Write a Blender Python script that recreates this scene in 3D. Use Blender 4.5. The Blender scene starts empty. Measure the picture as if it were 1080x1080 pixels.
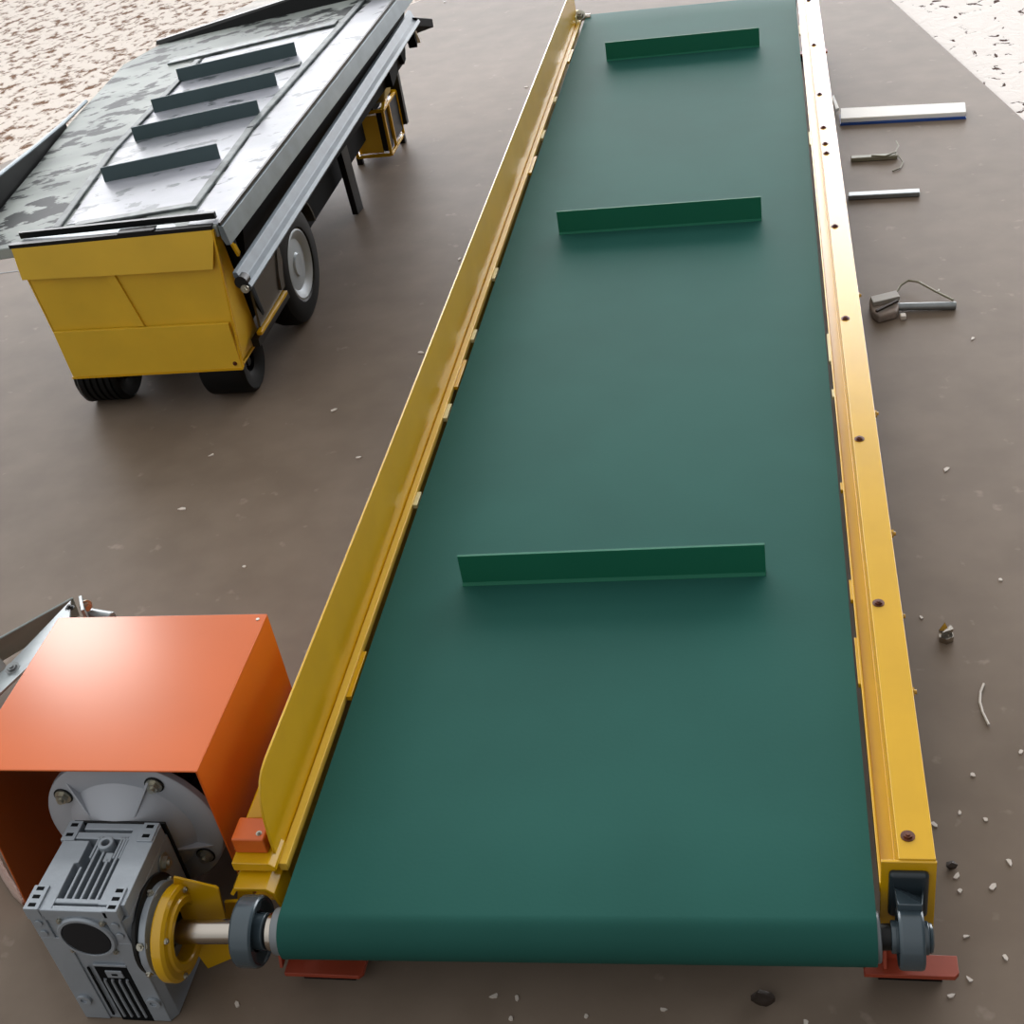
import bpy, bmesh, math, random
from mathutils import Vector as V, Matrix
random.seed(7)
PI = math.pi
COL = bpy.context.scene.collection
G = -0.2                       # floor level; the belt surface of the near conveyor is z = 0

# ------------------------------------------------------------------ materials
def lin(h):
    h = h.lstrip('#'); o = []
    for i in (0, 2, 4):
        c = int(h[i:i+2], 16) / 255
        o.append(c / 12.92 if c <= .04045 else ((c + .055) / 1.055) ** 2.4)
    return (*o, 1)

def mat(name, hexc, rough=.5, metal=0., spec=.5, var=.08, vscale=6., bump=.0, bscale=40., dark=None, coat=0.):
    m = bpy.data.materials.new(name); m.use_nodes = True
    nt = m.node_tree; N = nt.nodes; L = nt.links
    p = N['Principled BSDF']
    p.inputs['Roughness'].default_value = rough; p.inputs['Metallic'].default_value = metal
    p.inputs['Specular IOR Level'].default_value = spec; p.inputs['Coat Weight'].default_value = coat
    tc = N.new('ShaderNodeTexCoord')
    nz = N.new('ShaderNodeTexNoise'); nz.inputs['Scale'].default_value = vscale; nz.inputs['Detail'].default_value = 5
    L.new(tc.outputs['Object'], nz.inputs['Vector'])
    rmp = N.new('ShaderNodeValToRGB')
    c = lin(hexc); d = lin(dark) if dark else tuple(x * (1 - var * 2) for x in c[:3]) + (1,)
    rmp.color_ramp.elements[0].position = .35; rmp.color_ramp.elements[0].color = d
    rmp.color_ramp.elements[1].position = .65; rmp.color_ramp.elements[1].color = c
    L.new(nz.outputs['Fac'], rmp.inputs['Fac']); L.new(rmp.outputs['Color'], p.inputs['Base Color'])
    if bump:
        n2 = N.new('ShaderNodeTexNoise'); n2.inputs['Scale'].default_value = bscale; n2.inputs['Detail'].default_value = 3
        L.new(tc.outputs['Object'], n2.inputs['Vector'])
        b = N.new('ShaderNodeBump'); b.inputs['Strength'].default_value = bump; b.inputs['Distance'].default_value = .01
        L.new(n2.outputs['Fac'], b.inputs['Height']); L.new(b.outputs['Normal'], p.inputs['Normal'])
    return m

M = {}
M['yellow'] = mat('yellow_paint', '#d2a20c', .20, spec=.6, var=.04, vscale=9)
M['lip'] = mat('yellow_lit_edge', '#e3bb45', .3, var=.03)  # lighter yellow: the brightness of the lit lip is put into its colour
M['bin'] = mat('mustard_paint', '#dcb42c', .42, var=.05, vscale=7)
M['pale'] = mat('pale_weld', '#e6d9a0', .5)
M['orange'] = mat('orange_paint', '#cc6022', .20, spec=.42, var=.03, vscale=5)
M['red'] = mat('red_oxide_paint', '#a3442c', .5, var=.08, vscale=25)
M['belt'] = mat('green_belt', '#275850', .58, spec=.06, var=.05, vscale=3.5, bump=.02, bscale=160)
M['cleat'] = mat('green_cleat', '#1f6a52', .5, spec=.2, var=.02)
M['steel'] = mat('bright_steel', '#b9b2a8', .22, 1., var=.03)
M['cast'] = mat('silver_cast_alloy', '#9aa2aa', .40, .25, var=.05, vscale=14, bump=.05, bscale=120)
M['flange'] = mat('grey_cast_flange', '#a5a9b0', .42, .2, var=.03, vscale=8)
M['gun'] = mat('blue_grey_paint', '#46545c', .22, .1, spec=.6, var=.06)
M['slate'] = mat('dark_slate_paint', '#2a343a', .3, spec=.4)
M['collar'] = mat('grey_roller', '#82888c', .4, .3)
M['black'] = mat('black_rubber', '#0a0c0d', .6, spec=.2, var=.15)
M['blackm'] = mat('black_metal', '#0e1011', .4, spec=.3, var=.1)
M['cap'] = mat('dark_cap', '#1b1e23', .5, spec=.25, var=.05)
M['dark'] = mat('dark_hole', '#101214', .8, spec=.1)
M['gutter'] = mat('dull_gutter_steel', '#56626a', .45, .2, var=.12, vscale=18)
M['bolt'] = mat('bolt_zinc', '#b4b1a4', .3, .8, var=.1, vscale=60)
M['rust'] = mat('rusty_bolt', '#6a3417', .55, .2, var=.3, vscale=200)
M['rail'] = mat('grey_rail_steel', '#6f7b81', .36, .4, var=.10, vscale=18)
M['rimw'] = mat('pale_wheel_rim', '#aeb8bf', .45, .2, var=.06)
M['shiny'] = mat('dark_shiny_panel', '#5b5750', .25, .5, var=.05)
M['white'] = mat('white_foam', '#f2f1ec', .6, var=.01)
M['blue'] = mat('blue_film', '#1f4d9c', .4)
M['wire'] = mat('rusty_wire', '#8c8873', .5, .1)
M['greym'] = mat('grey_metal', '#8b8f90', .4, .6, var=.1, vscale=30)
M['galv'] = mat('galvanised_plate', '#a3abad', .38, .5, var=.12, vscale=22)
M['teal'] = mat('dull_grey_plate', '#93a09e', .45, .2, var=.08)
M['wrap'] = mat('dusty_wrap', '#9a8b80', .7, var=.15, vscale=50)
M['chip'] = mat('pale_chip', '#d9cfc4', .6, var=.1)
M['cordw'] = mat('white_cord', '#dcd3c8', .6)
M['stone'] = mat('dark_lump', '#33261c', .7)
M['cord'] = mat('pinkish_cable', '#a58f84', .5)
M['sheet'] = mat('weathered_sheet', '#b9b2a8', .6, var=.2, vscale=6)
M['olive'] = mat('olive_paint', '#a8924a', .45, var=.1)

def floor_mat():
    m = bpy.data.materials.new('brown_concrete'); m.use_nodes = True
    nt = m.node_tree; N = nt.nodes; L = nt.links; p = N['Principled BSDF']
    tc = N.new('ShaderNodeTexCoord')
    a = N.new('ShaderNodeTexNoise'); a.inputs['Scale'].default_value = .9; a.inputs['Detail'].default_value = 4
    b = N.new('ShaderNodeTexNoise'); b.inputs['Scale'].default_value = 9; b.inputs['Detail'].default_value = 6
    for n in (a, b): L.new(tc.outputs['Object'], n.inputs['Vector'])
    r = N.new('ShaderNodeValToRGB')
    r.color_ramp.elements[0].position = .3; r.color_ramp.elements[0].color = lin('#75685b')
    r.color_ramp.elements[1].position = .7; r.color_ramp.elements[1].color = lin('#827467')
    L.new(a.outputs['Fac'], r.inputs['Fac'])
    r2 = N.new('ShaderNodeValToRGB')
    r2.color_ramp.elements[0].position = .35; r2.color_ramp.elements[0].color = (.90, .89, .88, 1)
    r2.color_ramp.elements[1].position = .7; r2.color_ramp.elements[1].color = (1.05, 1.05, 1.05, 1)
    L.new(b.outputs['Fac'], r2.inputs['Fac'])
    mx = N.new('ShaderNodeMix'); mx.data_type = 'RGBA'; mx.blend_type = 'MULTIPLY'; mx.inputs['Factor'].default_value = 1
    L.new(r.outputs['Color'], mx.inputs[6]); L.new(r2.outputs['Color'], mx.inputs[7])
    # worn pale scuffs
    c = N.new('ShaderNodeTexNoise'); c.inputs['Scale'].default_value = 22; c.inputs['Detail'].default_value = 3
    L.new(tc.outputs['Object'], c.inputs['Vector'])
    r3 = N.new('ShaderNodeValToRGB'); r3.color_ramp.elements[0].position = .68; r3.color_ramp.elements[1].position = .80
    r3.color_ramp.elements[0].color = (0, 0, 0, 1); r3.color_ramp.elements[1].color = (.45, .45, .45, 1)
    L.new(c.outputs['Fac'], r3.inputs['Fac'])
    m2 = N.new('ShaderNodeMix'); m2.data_type = 'RGBA'; m2.inputs[7].default_value = lin('#a89b8f')
    L.new(r3.outputs['Color'], m2.inputs['Factor']); L.new(mx.outputs[2], m2.inputs[6])
    L.new(m2.outputs[2], p.inputs['Base Color'])
    p.inputs['Roughness'].default_value = .52; p.inputs['Specular IOR Level'].default_value = .12
    bp = N.new('ShaderNodeBump'); bp.inputs['Strength'].default_value = .06; bp.inputs['Distance'].default_value = .01
    L.new(b.outputs['Fac'], bp.inputs['Height']); L.new(bp.outputs['Normal'], p.inputs['Normal'])
    return m
M['floor'] = floor_mat()

def gravel_mat(name, base, spot, scale, lo, hi, warp=.35):
    m = bpy.data.materials.new(name); m.use_nodes = True
    nt = m.node_tree; N = nt.nodes; L = nt.links; p = N['Principled BSDF']
    tc = N.new('ShaderNodeTexCoord')
    mp = N.new('ShaderNodeMapping'); mp.inputs['Scale'].default_value = (1, .75, 1)
    L.new(tc.outputs['Object'], mp.inputs['Vector'])
    a = N.new('ShaderNodeTexNoise'); a.inputs['Scale'].default_value = scale; a.inputs['Detail'].default_value = 5
    a.inputs['Roughness'].default_value = .62; a.inputs['Distortion'].default_value = warp
    L.new(mp.outputs['Vector'], a.inputs['Vector'])
    r = N.new('ShaderNodeValToRGB')
    r.color_ramp.elements[0].position = lo; r.color_ramp.elements[0].color = lin(spot)
    r.color_ramp.elements[1].position = hi; r.color_ramp.elements[1].color = lin(base)
    L.new(a.outputs['Fac'], r.inputs['Fac'])
    L.new(r.outputs['Color'], p.inputs['Base Color'])
    p.inputs['Roughness'].default_value = .9; p.inputs['Specular IOR Level'].default_value = .1
    bp = N.new('ShaderNodeBump'); bp.inputs['Strength'].default_value = .35; bp.inputs['Distance'].default_value = .02
    L.new(a.outputs['Fac'], bp.inputs['Height']); L.new(bp.outputs['Normal'], p.inputs['Normal'])
    return m
M['gravel'] = gravel_mat('cracked_pale_ground', '#e2d8ce', '#75563f', 19, .39, .50)
M['sand'] = gravel_mat('white_speckled_ground', '#efe8e2', '#4a332a', 15.0, .36, .38, .8)

def oldbelt_mat(name, dark, c0, c1, lo, hi, rough, spec, sc=8.):
    m = bpy.data.materials.new(name); m.use_nodes = True
    nt = m.node_tree; N = nt.nodes; L = nt.links; p = N['Principled BSDF']
    tc = N.new('ShaderNodeTexCoord')
    mp = N.new('ShaderNodeMapping'); mp.inputs['Scale'].default_value = (1.0, 2.0, 1); mp.inputs['Rotation'].default_value = (0, 0, -.25)
    L.new(tc.outputs['Object'], mp.inputs['Vector'])
    a = N.new('ShaderNodeTexNoise'); a.inputs['Scale'].default_value = sc; a.inputs['Detail'].default_value = 5; a.inputs['Roughness'].default_value = .58
    L.new(mp.outputs['Vector'], a.inputs['Vector'])
    r = N.new('ShaderNodeValToRGB')
    r.color_ramp.elements[0].position = lo; r.color_ramp.elements[0].color = (0, 0, 0, 1)
    r.color_ramp.elements[1].position = hi; r.color_ramp.elements[1].color = (1, 1, 1, 1)
    L.new(a.outputs['Fac'], r.inputs['Fac'])
    b = N.new('ShaderNodeTexNoise'); b.inputs['Scale'].default_value = 3; b.inputs['Detail'].default_value = 6
    L.new(mp.outputs['Vector'], b.inputs['Vector'])
    rb = N.new('ShaderNodeValToRGB')
    rb.color_ramp.elements[0].position = .35; rb.color_ramp.elements[0].color = lin(c0)
    rb.color_ramp.elements[1].position = .65; rb.color_ramp.elements[1].color = lin(c1)
    L.new(b.outputs['Fac'], rb.inputs['Fac'])
    mx = N.new('ShaderNodeMix'); mx.data_type = 'RGBA'; mx.inputs[6].default_value = lin(dark)
    L.new(r.outputs['Color'], mx.inputs['Factor']); L.new(rb.outputs['Color'], mx.inputs[7])
    L.new(mx.outputs[2], p.inputs['Base Color'])
    p.inputs['Roughness'].default_value = rough; p.inputs['Specular IOR Level'].default_value = spec
    bp = N.new('ShaderNodeBump'); bp.inputs['Strength'].default_value = .12; bp.inputs['Distance'].default_value = .01
    L.new(a.outputs['Fac'], bp.inputs['Height']); L.new(bp.outputs['Normal'], p.inputs['Normal'])
    return m
M['oldbelt'] = oldbelt_mat('dusty_grey_belt', '#262b2c', '#838a87', '#a9afab', .435, .48, .6, .3)
M['glossbelt'] = oldbelt_mat('pale_glare_belt', '#5a6166', '#8e9299', '#b2b4be', .385, .43, .42, .32, 10.)  # sky glare is carried by the pale lilac base under the dark smudges
M['oldcleat'] = mat('old_grey_cleat', '#4e5f62', .6, spec=.3, var=.06)
M['seam'] = mat('grey_seam', '#6f7878', .5, var=.3, vscale=25)

# ------------------------------------------------------------------ mesh builder
class MB:
    def __init__(s): s.b = bmesh.new()
    def faces(s, pts, fs):
        vs = [s.b.verts.new(p) for p in pts]
        for f in fs:
            try: s.b.faces.new([vs[i] for i in f])
            except ValueError: pass
        return s
    def prism(s, poly, vec):
        n = len(poly); a = [V(p) for p in poly]; c = [p + V(vec) for p in a]
        return s.faces(a + c, [list(range(n))[::-1], list(range(n, 2*n))] + [[i, (i+1) % n, n + (i+1) % n, n + i] for i in range(n)])
    def box(s, x0, x1, y0, y1, z0, z1):
        return s.prism([(x0, y0, z0), (x1, y0, z0), (x1, y1, z0), (x0, y1, z0)], (0, 0, z1 - z0))
    def bar(s, a, b, w, h, up=(0, 0, 1)):
        a, b = V(a), V(b); d = (b - a).normalized(); r = d.cross(V(up)).normalized(); t = r.cross(d)
        return s.prism([a + r*w/2 + t*h/2, a - r*w/2 + t*h/2, a - r*w/2 - t*h/2, a + r*w/2 - t*h/2], b - a)
    def lathe(s, o, ax, prof, n=48):
        o, ax = V(o), V(ax).normalized()
        e = V((0, 0, 1)) if abs(ax.z) < .9 else V((1, 0, 0))
        e1 = ax.cross(e).normalized(); e2 = ax.cross(e1)
        pts = []; fs = []; m = len(prof)
        for i in range(n):
            t = 2*PI*i/n
            for r, h in prof: pts.append(o + ax*h + (e1*math.cos(t) + e2*math.sin(t))*max(r, 1e-5))
        for i in range(n):
            j = (i+1) % n
            for k in range(m-1): fs.append([i*m+k, j*m+k, j*m+k+1, i*m+k+1])
        s.faces(pts, fs); return s
    def cyl(s, a, b, r, n=32, r2=None):
        a, b = V(a), V(b); L = (b-a).length
        return s.lathe(a, b-a, [(0, 0), (r, 0), (r if r2 is None else r2, L), (0, L)], n)
    def tube(s, path, r, n=10):
        P = [V(p) for p in path]; pts = []; fs = []
        for i, p in enumerate(P):
            d = (P[min(i+1, len(P)-1)] - P[max(i-1, 0)]).normalized()
            e = V((0, 0, 1)) if abs(d.z) < .9 else V((1, 0, 0))
            e1 = d.cross(e).normalized(); e2 = d.cross(e1)
            pts += [p + (e1*math.cos(2*PI*k/n) + e2*math.sin(2*PI*k/n))*r for k in range(n)]
        for i in range(len(P)-1):
            for k in range(n): fs.append([i*n+k, i*n+(k+1) % n, (i+1)*n+(k+1) % n, (i+1)*n+k])
        fs += [list(range(n))[::-1], list(range((len(P)-1)*n, len(P)*n))]
        return s.faces(pts, fs)
    def hexbolt(s, p, ax, r=.008, h=.006, washer=True):
        p, ax = V(p), V(ax).normalized()
        if washer: s.cyl(p, p + ax*h*.3, r*1.5, 16)
        s.cyl(p + ax*h*.3, p + ax*h*1.3, r, 6); s.cyl(p + ax*h*1.3, p + ax*h*1.9, r*.5, 12)
        return s
    def build(s, name, m, parent=None, bevel=0, ang=32, segs=2):
        off = V((0, 0, 0)); o = parent
        while o is not None: off += V(o.location); o = o.parent
        b = s.b
        bmesh.ops.remove_doubles(b, verts=b.verts, dist=1e-6)
        bmesh.ops.recalc_face_normals(b, faces=b.faces)
        bmesh.ops.translate(b, verts=b.verts, vec=-off)
        for f in b.faces: f.smooth = True
        for e in b.edges:
            if len(e.link_faces) == 2: e.smooth = e.calc_face_angle(0) < math.radians(ang)
            else: e.smooth = False
        me = bpy.data.meshes.new(name); b.to_mesh(me); b.free()
        me.materials.append(m if not isinstance(m, str) else M[m])
        ob = bpy.data.objects.new(name, me); COL.objects.link(ob)
        if parent is not None: ob.parent = parent
        if bevel:
            md = ob.modifiers.new('bevel', 'BEVEL'); md.width = bevel; md.segments = segs; md.limit_method = 'ANGLE'
            md.angle_limit = math.radians(35); md.harden_normals = True
        return ob

def tag(o, label, cat, group=None, kind=None):
    if label: o['label'] = label
    if cat: o['category'] = cat
    if group: o['group'] = group
    if kind: o['kind'] = kind
    return o
def thing(name, loc, label, cat, group=None):
    o = bpy.data.objects.new(name, None); o.empty_display_size = .1; o.location = loc; COL.objects.link(o)
    return tag(o, label, cat, group)
def dup(o, parent, delta):
    c = o.copy(); COL.objects.link(c); c.parent = parent; c.location = V(o.location) + V(delta); return c

# ------------------------------------------------------------------ setting
slab = [(-6.9, -1.5, G), (2.03, -1.5, G), (.793, 4.675, G), (.36, 6.84, G), (-.36, 6.84, G), (-1.41, 5.495, G), (-2.8, 3.73, G)]
fl = MB().prism(slab, (0, 0, -.12)).build('floor', 'floor'); tag(fl, None, None, kind='structure')
# thin saw-cut joint is left in the slab as a narrow strip of sealant
jt = MB().prism([(-3.9, 2.44, G), (-1.75, 2.725, G), (-1.75, 2.731, G), (-3.9, 2.446, G)], (0, 0, .0008)).build('trim_1', 'seam'); tag(jt, None, None, kind='structure')
gl = MB().prism([(-14, -3, G-.02), (-6.9, -1.5, G-.02), (-2.8, 3.73, G-.02), (-1.41, 5.495, G-.02), (-.36, 6.84, G-.02), (-.2, 16, G-.02), (-14, 16, G-.02)], (0, 0, -.1)).build('ground_left', 'gravel'); tag(gl, None, None, kind='structure')
gr = MB().prism([(2.03, -1.5, G-.02), (10, -1.5, G-.02), (10, 16, G-.02), (-.2, 16, G-.02), (-.36, 6.84, G-.02), (.36, 6.84, G-.02), (.793, 4.675, G-.02)], (0, 0, -.1)).build('ground_right', 'sand'); tag(gr, None, None, kind='structure')

# ================================================================== the green belt conveyor
C = thing('belt_conveyor', (0, 2.1, G), 'long green belt conveyor with yellow side rails and an orange motor cover', 'conveyor')
R = .038; YF = 4.22
AX0, AX1 = .004, .026            # drum axis at the left and right belt edge (a take-up set a little askew)
ZA = -.042
def axis_y(x): return AX0 + (AX1 - AX0) * (x + .4) / .8
# belt loop
b = MB(); sec = []
nA = 18
def ring(x, r):
    y0 = axis_y(x); y1 = YF - .04*(x+.4)/.8; pts = []
    ny = 30
    for i in range(ny): pts.append((x, y1 + (y0-y1)*i/(ny-1), ZA + r + (0.004 if 1 <= i < ny-1 else 0.004)*1))
    for i in range(1, nA+1):
        t = PI/2 + PI*i/nA; pts.append((x, y0 + r*math.cos(t), ZA + r*math.sin(t) + .004*(1-i/nA)))
    pts.append((x, y1, ZA - r))
    for i in range(1, nA):
        t = -PI/2 + PI*i/nA; pts.append((x, y1 + r*math.cos(t), ZA + r*math.sin(t) + .004*i/nA))
    return pts
xs = [-.4, -.2, 0, .2, .4]; rings = [ring(x, R) for x in xs]; n = len(rings[0])
inner = [ring(x, R-.005) for x in (xs[0], xs[-1])]
P = [p for r in rings for p in r] + inner[0] + inner[1]; F = []
for i in range(4):
    for k in range(n): F.append([i*n+k, i*n+(k+1) % n, (i+1)*n+(k+1) % n, (i+1)*n+k])
for k in range(n):
    F.append([k, (k+1) % n, 5*n+(k+1) % n, 5*n+k]); F.append([4*n+k, 4*n+(k+1) % n, 6*n+(k+1) % n, 6*n+k])
    F.append([5*n+k, 5*n+(k+1) % n, 6*n+(k+1) % n, 6*n+k])
belt = b.faces(P, F).build('belt', 'belt', C, ang=40); belt['label'] = 'dark green smooth conveyor belt'
for ya, yb in ((.715, .725), (2.185, 2.175), (3.622, 3.606)):
    x0, x1 = -.266, .267; h = .063
    b = MB()
    sect = [(-.003, h), (.003, h), (.0032, .004), (.009, .001), (.009, -.002), (-.009, -.002), (-.009, .001), (-.0032, .004)]
    b.faces([(x0, ya+p, z) for p, z in sect] + [(x1, yb+p, z) for p, z in sect],
            [list(range(8)), list(range(8, 16))[::-1]] + [[i, (i+1) % 8, 8+(i+1) % 8, 8+i] for i in range(8)])
    b.build('cleat', 'cleat', belt, .0008)
# drums
b = MB(); b.cyl((-.415, axis_y(-.415), ZA), (.405, axis_y(.405), ZA), R-.0055, 48); dr = b.build('drive_roller', 'collar', C, .002)
b = MB(); b.cyl((-.405, YF, ZA), (.405, YF-.04, ZA), R-.0055, 40); b.build('tail_roller', 'collar', C)
# shaft
sh = MB().cyl((-.60, axis_y(-.60), ZA-.004), (-.41, axis_y(-.41), ZA), .0172, 32).build('drive_shaft', 'steel', C, .001); sh['label'] = 'polished steel shaft'

# bed plates under the belt so the loop is carried
MB().box(-.38, .38, .2, 4.05, ZA-.015, ZA+.005).build('slider_bed', 'yellow', C)

# left rail: C channel open to the outside, plus lip
def cchan(x_in, x_out, z0, z1, y0, y1, t=.005):
    sgn = 1 if x_out > x_in else -1
    p = [(x_in, z1), (x_out, z1), (x_out, z1-t), (x_in+sgn*t, z1-t), (x_in+sgn*t, z0+t), (x_out, z0+t), (x_out, z0), (x_in, z0)]
    return MB().prism([(x, y0, z) for x, z in p], (0, y1-y0, 0))
lr = cchan(-.425, -.487, -.085, -.001, .088, 4.16).build('frame_rail', 'yellow', C, .0012)
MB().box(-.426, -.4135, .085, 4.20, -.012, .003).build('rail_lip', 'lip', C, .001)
# left side guard: upright sheet with a rounded near corner
pts = [(.091, 0.0), (.092, .046), (.097, .085), (.103, .108), (.111, .123), (.122, .135), (.136, .1415), (.155, .144), (.19, .144), (.9, .141), (2.1, .142)]
pts += [(4.0, .14), (4.13, .10), (4.16, 0.0)]
sg = MB().prism([(-.428, y, z) for y, z in pts], (-.0035, 0, 0)).build('side_guard', 'yellow', C, .0008)
# right frame: leaning guard sheet with a wide bolted top flange and outer web
ft = .05
sec = [(.408, -.012), (.408, .0), (.4125, .0), (.4325, ft-.003), (.434, ft-.0035), (.472, ft-.0035), (.472, -.078), (.476, -.078), (.476, ft), (.430, ft), (.4085, .001)]
sec = [(.4075, -.018), (.4345, -.018), (.4345, ft-.004), (.472, ft-.004), (.472, -.080), (.476, -.080), (.4765, ft), (.4305, ft), (.4305, -.007), (.4115, -.007), (.4115, .001), (.4075, .001)]
fr = MB().prism([(x, .078, z) for x, z in sec], (0, 4.09, 0)).build('frame_rail', 'yellow', C, .0012)
for y in (.115, .581, 1.052, 1.522, 1.99, 2.459, 2.528, 2.651, 2.925, 3.396, 3.907):
    MB().hexbolt((.442 + (.003 if y < .2 else 0), y, ft), (0, 0, 1), .0062, .003).build('bolt', 'rust', fr)
for y, z in ((.807, .014), (.619, -.011), (.433, 0.0), (1.20, .01), (1.72, .0)):
    MB().hexbolt((.4763, y, z), (1, 0, 0), .007, .006).build('bolt', 'yellow', fr)
# near end plate of the right rail
MB().box(.4085, .4775, .074, .0785, -.085, ft-.002).build('end_plate', 'yellow', C, .001)
# support tabs between lip and belt
tl = [3.73, 3.27, 2.95, 2.70, 1.975, 1.65, 1.47, 1.31, .985, .484]
for i, y in enumerate(tl):
    L = (.14, .05, .07, .13, .06, .05, .12, .06, .045, .11)[i]
    MB().box(-.4135, -.4045, y-L/2, y+L/2, -.010, -.001).build('support_tab', 'pale' if L < .1 else 'yellow', C, .001)
for y, L in ((3.75, .10), (2.716, .10), (1.493, .12), (1.304, .03), (.975, .024), (.677, .052), (.505, .106)):
    MB().box(.4035, .4085, y-L/2, y+L/2, -.010, -.001).build('support_tab', 'pale' if y > 1 else 'yellow', C, .001)
# far end bits at the left rail
MB().box(-.465, -.425, 4.10, 4.20, -.03, .03).build('end_bracket', 'pale', C, .003)
MB().hexbolt((-.415, 4.15, .02), (0, -1, 1), .014, .012).build('bolt', 'bolt', C)
MB().cyl((-.47, 4.19, .0), (-.38, 4.19, .0), .012, 16).build('tail_shaft', 'steel', C)

# legs and feet in red oxide
def leg(x, w0, w1, y, yz):
    b = MB()
    b.prism([(x+w0, y, -.176), (x+w1-.006, y, -.176), (x+w1, y+.007, -.176), (x+w1, y+.034, -.176), (x+w0, y+.034, -.176)], (0, 0, .008))
    b.box(x-.022, x+.016, y+.026, y+.032, -.17, yz)
    b.prism([(x-.022, y+.026, -.168), (x-.022, y+.008, -.168), (x-.022, y+.026, -.120)], (.005, 0, 0))
    l = b.build('leg', 'red', C, .001)
    MB().box(x+w0+.02, x+w1-.02, y+.014, y+.030, G, -.176).build('foot_pad', 'black', l)
leg(.436, -.048, .077, .058, -.078)
leg(-.430, -.013, .108, .022, -.083)
leg(.450, -.06, .06, 4.0, -.078)
leg(-.455, -.06, .06, 4.0, -.083)

# bearings
def bearing(xa, xb, r, cx, neck=True):
    y = axis_y(cx); b = MB()
    w = xb-xa
    b.lathe((xa, y, ZA), (1, 0, 0), [(r*.55, w*.22), (r*.86, w*.12), (r*.93, 0), (r, .004), (r, w-.004), (r*.93, w), (r*.86, w*.88), (r*.55, w*.78), (r*.55, w*.22)], 48)
    b.lathe((xa, y, ZA), (1, 0, 0), [(.0146, -.006), (r*.5, -.006), (r*.52, w+.006), (.0146, w+.006)], 40)
    return b, y
b, y = bearing(.4255, .4595, .041, .44)
b.prism([(.427, y+.012, ZA+.034), (.458, y+.012, ZA+.034), (.460, y+.036, ZA+.040), (.460, y+.050, ZA+.010), (.425, y+.050, ZA+.010), (.425, y+.036, ZA+.040)], (0, 0, .016))
rb = b.build('bearing', 'gun', C, .002)
MB().box(.418, .468, .064, .0765, -.052, .034).build('bearing_mount', 'slate', C, .006, segs=3)
MB().cyl((.418, y, ZA), (.4255, y, ZA), .021, 32).build('shaft_collar', 'gun', C, .0015)
MB().lathe((.4595, y, ZA), (1, 0, 0), [(0, .012), (.012, .012), (.0185, .010), (.0195, .007), (.0175, .005), (.0195, .003), (.0195, 0), (0, 0)], 32).build('shaft_collar', 'gun', C)
MB().cyl((.400, y-.001, ZA), (.418, y, ZA), .017, 24).build('shaft_end', 'blackm', C)
b, y = bearing(-.468, -.434, .050, -.45)
b.build('bearing', 'gun', C, .002)
MB().cyl((-.434, y, ZA), (-.412, y, ZA), .022, 32).build('shaft_collar', 'blackm', C, .002)
MB().lathe((-.426, y, ZA), (1, 0, 0), [(.0225, 0), (.026, .003), (.026, .010), (.0225, .013)], 32).build('collar_ring', 'steel', C)
# left bearing bracket: small nested channel over the bearing
p = [(-.482, -.002), (-.434, -.002), (-.423, -.012), (-.415, -.058), (-.420, -.058), (-.428, -.016), (-.437, -.008), (-.479, -.008), (-.487, -.020), (-.491, -.016)]
MB().prism([(x, .044, z) for x, z in p], (0, .05, 0)).build('bearing_bracket', 'yellow', C, .001)
p = [(-.488, .020), (-.432, .020), (-.424, .012), (-.424, .004), (-.488, .004)]
MB().prism([(x, .070, z) for x, z in p], (0, .05, 0)).build('rail_saddle', 'yellow', C, .0012)
MB().box(-.487, -.437, .088, .13, .0205, .05).build('cover_bracket', 'orange', C, .003)
MB().hexbolt((-.447, .1, .05), (0, 0, 1), .003, .002).build('bolt', 'bolt', C)
# yellow strut leaning from the saddle up behind the guard corner
MB().prism([(-.492, .095, .02), (-.433, .118, .02), (-.433, .21, .12), (-.437, .22, .12), (-.492, .20, .02)], (0, .004, .0)).build('guard_gusset', 'yellow', C)
MB().box(-.487, -.433, .13, .30, .0005, .004).build('guard_strip', 'yellow', C)

# motor cover: folded orange sheet, open at the front
x0, x1, y0, y1, z1, t = -.926, -.528, .135, .478, .139, .003
b = MB()
b.prism([(x0, y0, G+.001), (x0+.023, y0, z1), (x1, y0, z1), (x1, y0, -.16), (x1-t, y0, -.16), (x1-t, y0, z1-t), (x0+.023+t, y0, z1-t), (x0+t, y0, G+.001)], (0, y1-y0, 0))
b.box(x0+.024, x1-t, y1-t, y1, -.18, z1-t)
mc = b.build('motor_cover', 'orange', C, .003, segs=3); mc['label'] = 'orange sheet metal cover over the motor'
MB().cyl((x1-.012, y1-.014, z1), (x1-.012, y1-.014, z1+.001), .003, 12).build('rivet', 'bolt', mc)

# motor inside the cover
MC = (-.677, 0, .000)
b = MB()
b.lathe((MC[0], .164, MC[2]), (0, 1, 0), [(0, 0), (.085, 0), (.088, .02), (.088, .26), (.07, .28), (0, .28)], 48)
for i in range(28):
    a = 2*PI*i/28; d = V((math.cos(a), 0, math.sin(a)))
    b.bar(V((MC[0], .18, MC[2])) + d*.094, V((MC[0], .42, MC[2])) + d*.094, .003, .016, up=d)
b.build('motor', 'gun', C)
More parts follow.
